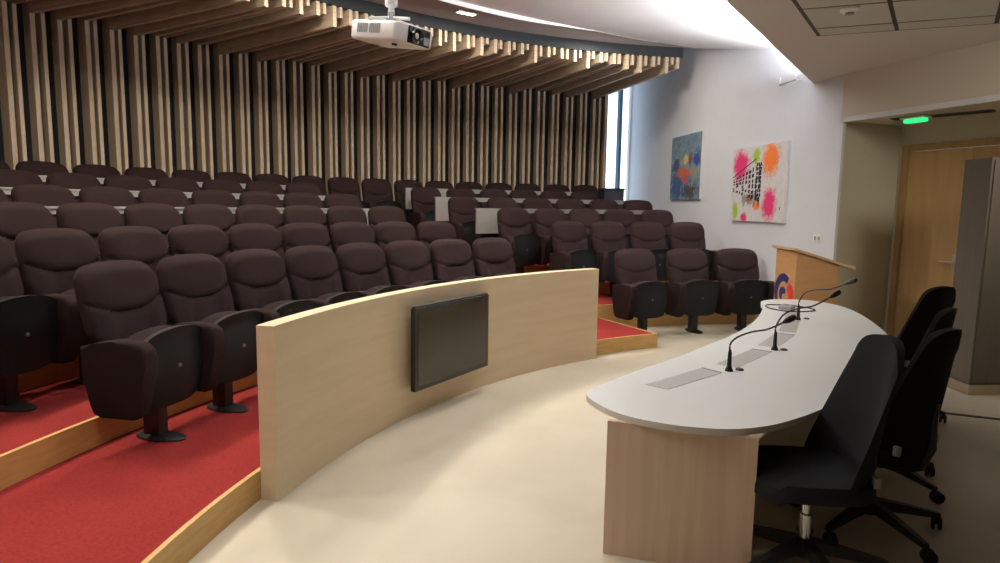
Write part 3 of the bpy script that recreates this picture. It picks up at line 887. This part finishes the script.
chair(3.42,5.30, math.radians(112), math.radians(-85), 'black swivel chair nearest the beige doors at the desk far end', 'mesh')

# ------------------------------------------------------------------ lectern
LX0,LX1,LY0,LY1 = 3.52,4.03,7.50,8.06
lt = thing('lectern', 'wooden lectern with sloping top and blue and red emblem beside the white wall', 'lectern', (LX0,LY0,0))
w, dp = LX1-LX0, LY1-LY0
def lrel(bm):
    return bm
bm = bmesh.new()
v0 = [(0,0),(w,0),(w,dp),(0,dp)]
zz = lambda x: 1.295 - x*.30
b_ = [bm.verts.new((x,y,0)) for x,y in v0]; t_ = [bm.verts.new((x,y,zz(x))) for x,y in v0]
bm.faces.new(b_[::-1]); bm.faces.new(t_)
for i in range(4): bm.faces.new((b_[i],b_[(i+1)%4],t_[(i+1)%4],t_[i]))
bevel(bm, .004, 1)
obj('body', bm, M['lectern'], lt)
bm = bmesh.new()
x0, x1 = -.045, w+.18
pr = [(x0,zz(x0)+.004),(x1,zz(x1)+.004),(x1,zz(x1)+.05),(x1-.03,zz(x1)+.055),(x1-.035,zz(x1-.035)+.034),(x0,zz(x0)+.034)]
a = [bm.verts.new((x,-.04,z)) for x,z in pr]; c = [bm.verts.new((x,dp+.04,z)) for x,z in pr]
bm.faces.new(a); bm.faces.new(c[::-1])
for i in range(len(pr)): bm.faces.new((a[i],a[(i+1)%len(pr)],c[(i+1)%len(pr)],c[i]))
obj('reading_board', bm, M['lecterntop'], lt)
bm = bmesh.new(); box(bm, (w/2,dp/2,.04), (w+.03,dp+.03,.08)); obj('plinth', bm, M['lectern'], lt)
# swirl emblem on the front face (x = 0 plane): crescents of blue, with a red arc
def arc_shape(bm, cy, cz, r0f, r1f, a0, a1, off, n=26, sy=1.0, sz=1.0):
    F=[];
    for i in range(n+1):
        t=i/n; an=math.radians(a0+(a1-a0)*t)
        ri, ro = r0f(t), r1f(t)
        F.append([bm.verts.new((off, cy+sy*r*math.cos(an), cz+sz*r*math.sin(an))) for r in (ri,ro)] + [bm.verts.new((.0005, cy+sy*r*math.cos(an), cz+sz*r*math.sin(an))) for r in (ro,ri)])
    bm.faces.new(F[0]); bm.faces.new(F[-1][::-1])
    for p, q in zip(F,F[1:]):
        for k in range(4): bm.faces.new((p[k],q[k],q[(k+1)%4],p[(k+1)%4]))
ey, ez = .285, .735
bm = bmesh.new()
arc_shape(bm, ey, ez, lambda t:.175, lambda t:.175+.10*math.sin(PI*min(1,.30+t*.70)), 62, 250, -.006)
arc_shape(bm, ey, ez-.02, lambda t:.045, lambda t:.045+.085*math.sin(PI*min(1,.2+t*.8)), 55, 230, -.006)
for v in bm.verts: v.co.y = 2*ey - v.co.y
obj('emblem_blue', bm, M['blue'], lt)
bm = bmesh.new()
arc_shape(bm, ey, ez, lambda t:.125+.03*t, lambda t:.125+.15*math.sin(PI*min(1,.22+t*.78)), 50, -55, -.006)
arc_shape(bm, ey, ez-.16, lambda t:.0, lambda t:.10*math.sin(PI*(.12+t*.85)), 80, -100, -.006)
for v in bm.verts: v.co.y = 2*ey - v.co.y
obj('emblem_red', bm, M['red'], lt)
for nm in ('emblem_blue','emblem_red'):
    o = bpy.data.objects[nm]
    o['label'] = ('blue crescents' if 'blue' in nm else 'red crescents') + ' of the emblem on the lectern front'

# ------------------------------------------------------------------ tall grey cabinet and floor strip
tc = thing('tall_cabinet', 'tall grey-brown cabinet block standing in front of the beige doors', 'cabinet', (4.63,6.07,0))
bm = bmesh.new(); prism(bm, [(0,0),(.62,.04),(.60,.37),(0.0,.36)], .10, 2.31); bevel(bm,.004,1); obj('body', bm, M['cab'], tc)
bm = bmesh.new(); prism(bm, [(-.008,-.008),(.62,.032),(.60,.378),(-.008,.368)], 0, .10); obj('plinth', bm, M['skirt'], tc)
bm = bmesh.new(); prism(bm, [(.02,-.014),(.60,.024),(.60,.034),(.02,-.004)], .13, 2.28); obj('door', bm, M['cab'], tc)

a, b = Vector((3.80,5.56,0)), Vector((5.06,5.05,0)); d = (b-a).normalized(); s = Vector((-d.y,d.x,0))*.022
bm = bmesh.new(); prism(bm, [a-s,b-s,b+s,a+s], .0005, .008)
tag(obj('cable_cover', bm, M['dark']), 'thin dark cable cover strip lying on the floor before the grey cabinet', 'cable cover')

# ------------------------------------------------------------------ camera
pitch, roll, f, H = .1186716, .0145993, 632.66, 1.7834
Fv = Vector((0,math.cos(pitch),-math.sin(pitch))); Rv = Vector((1,0,0)); Uv = Rv.cross(Fv)
R2 = Rv*math.cos(roll) + Uv*math.sin(roll); U2 = -Rv*math.sin(roll) + Uv*math.cos(roll)
cd = bpy.data.cameras.new('camera'); cam = bpy.data.objects.new('camera', cd); COL.objects.link(cam)
mw4 = Matrix((( R2.x,U2.x,-Fv.x,0),(R2.y,U2.y,-Fv.y,0),(R2.z,U2.z,-Fv.z,H),(0,0,0,1)))
cam.matrix_world = mw4
cd.sensor_fit = 'HORIZONTAL'; cd.sensor_width = 36; cd.lens = 36*f/1000; cd.clip_start = .05
S.camera = cam

# ------------------------------------------------------------------ light
def area(name, loc, size, power, col, aim=None, sizey=None, spread=180):
    l = bpy.data.lights.new(name, 'AREA'); l.energy = power; l.color = col; l.size = size
    l.spread = math.radians(spread)
    if sizey: l.shape = 'RECTANGLE'; l.size_y = sizey
    o = bpy.data.objects.new(name, l); COL.objects.link(o); o.location = loc
    if aim is not None: o.rotation_euler = (Vector(aim)-Vector(loc)).to_track_quat('-Z','Y').to_euler()
    return o
warm = (1,.93,.83)
# ceiling downlights over the hall floor and the front rows
for (x,y,z,p,sp) in ((-1.3,4.4,3.80,17,120),(.3,6.6,3.85,24,100),(-1.7,1.6,3.70,24,110),(-2.8,6.2,4.2,34,150),(-.8,8.2,4.25,38,150)):
    area('downlight', (x,y,z), .35, p, warm, (x,y,0), spread=sp)
for a, rr, p_ in ((108,9.4,66),(123.4,9.0,84),(138,8.9,95),(152,8.9,104),(166,8.9,118),(175,8.9,95)):  # last entries, out of view, are added to brighten the slat sides
    p = pol(rr, a, 4.74); area('soffit_and_fill_light', p, .3, p_, (1,.92,.80), (p.x,p.y,0))
# unseen fill light added under the low ceiling to brighten the alcove
area('alcove_fill', (4.7,3.7,3.40), .9, 22, (1,.92,.76), (4.95,8.1,1.3), spread=80)
# cove lamp lying on the edge of the low ceiling
def cove(t0, t1, power):
    c0, c1 = EL0.lerp(EL1,t0) - EN*.16, EL0.lerp(EL1,t1) - EN*.16
    mid = (c0+c1)/2 + Vector((0,0,ZL+.16))
    cv = area('cove_light', mid, (c1-c0).length, power, (.94,.97,1), None, .06)
    cv.rotation_euler = (PI, 0, math.atan2(ED.y, ED.x))
cove(.005, .075, 430); cove(.08, .33, 560); cove(.34, .98, 380)
# daylight through the window
w = bpy.data.worlds.new('World'); S.world = w; w.use_nodes = True
bg = w.node_tree.nodes['Background']; bg.inputs[0].default_value = (.72,.85,1,1); bg.inputs[1].default_value = 4.0
pt = wp(WLn/2,.12); pl_ = area('window_portal', (pt.x,pt.y,3.0), WLn, 1, (1,1,1), None, 3.9)
pl_.rotation_euler = (-wn + Vector((0,0,0))).to_track_quat('-Z','Y').to_euler()
pl_.data.cycles.is_portal = True

S.view_settings.view_transform = 'Standard'; S.view_settings.look = 'None'
S.view_settings.exposure = -0.18; S.view_settings.gamma = 1; S.view_settings.use_curve_mapping = False
S.cycles.use_denoising = True
S.cycles.max_bounces = 8; S.cycles.diffuse_bounces = 5
S.cycles.sample_clamp_indirect = 6
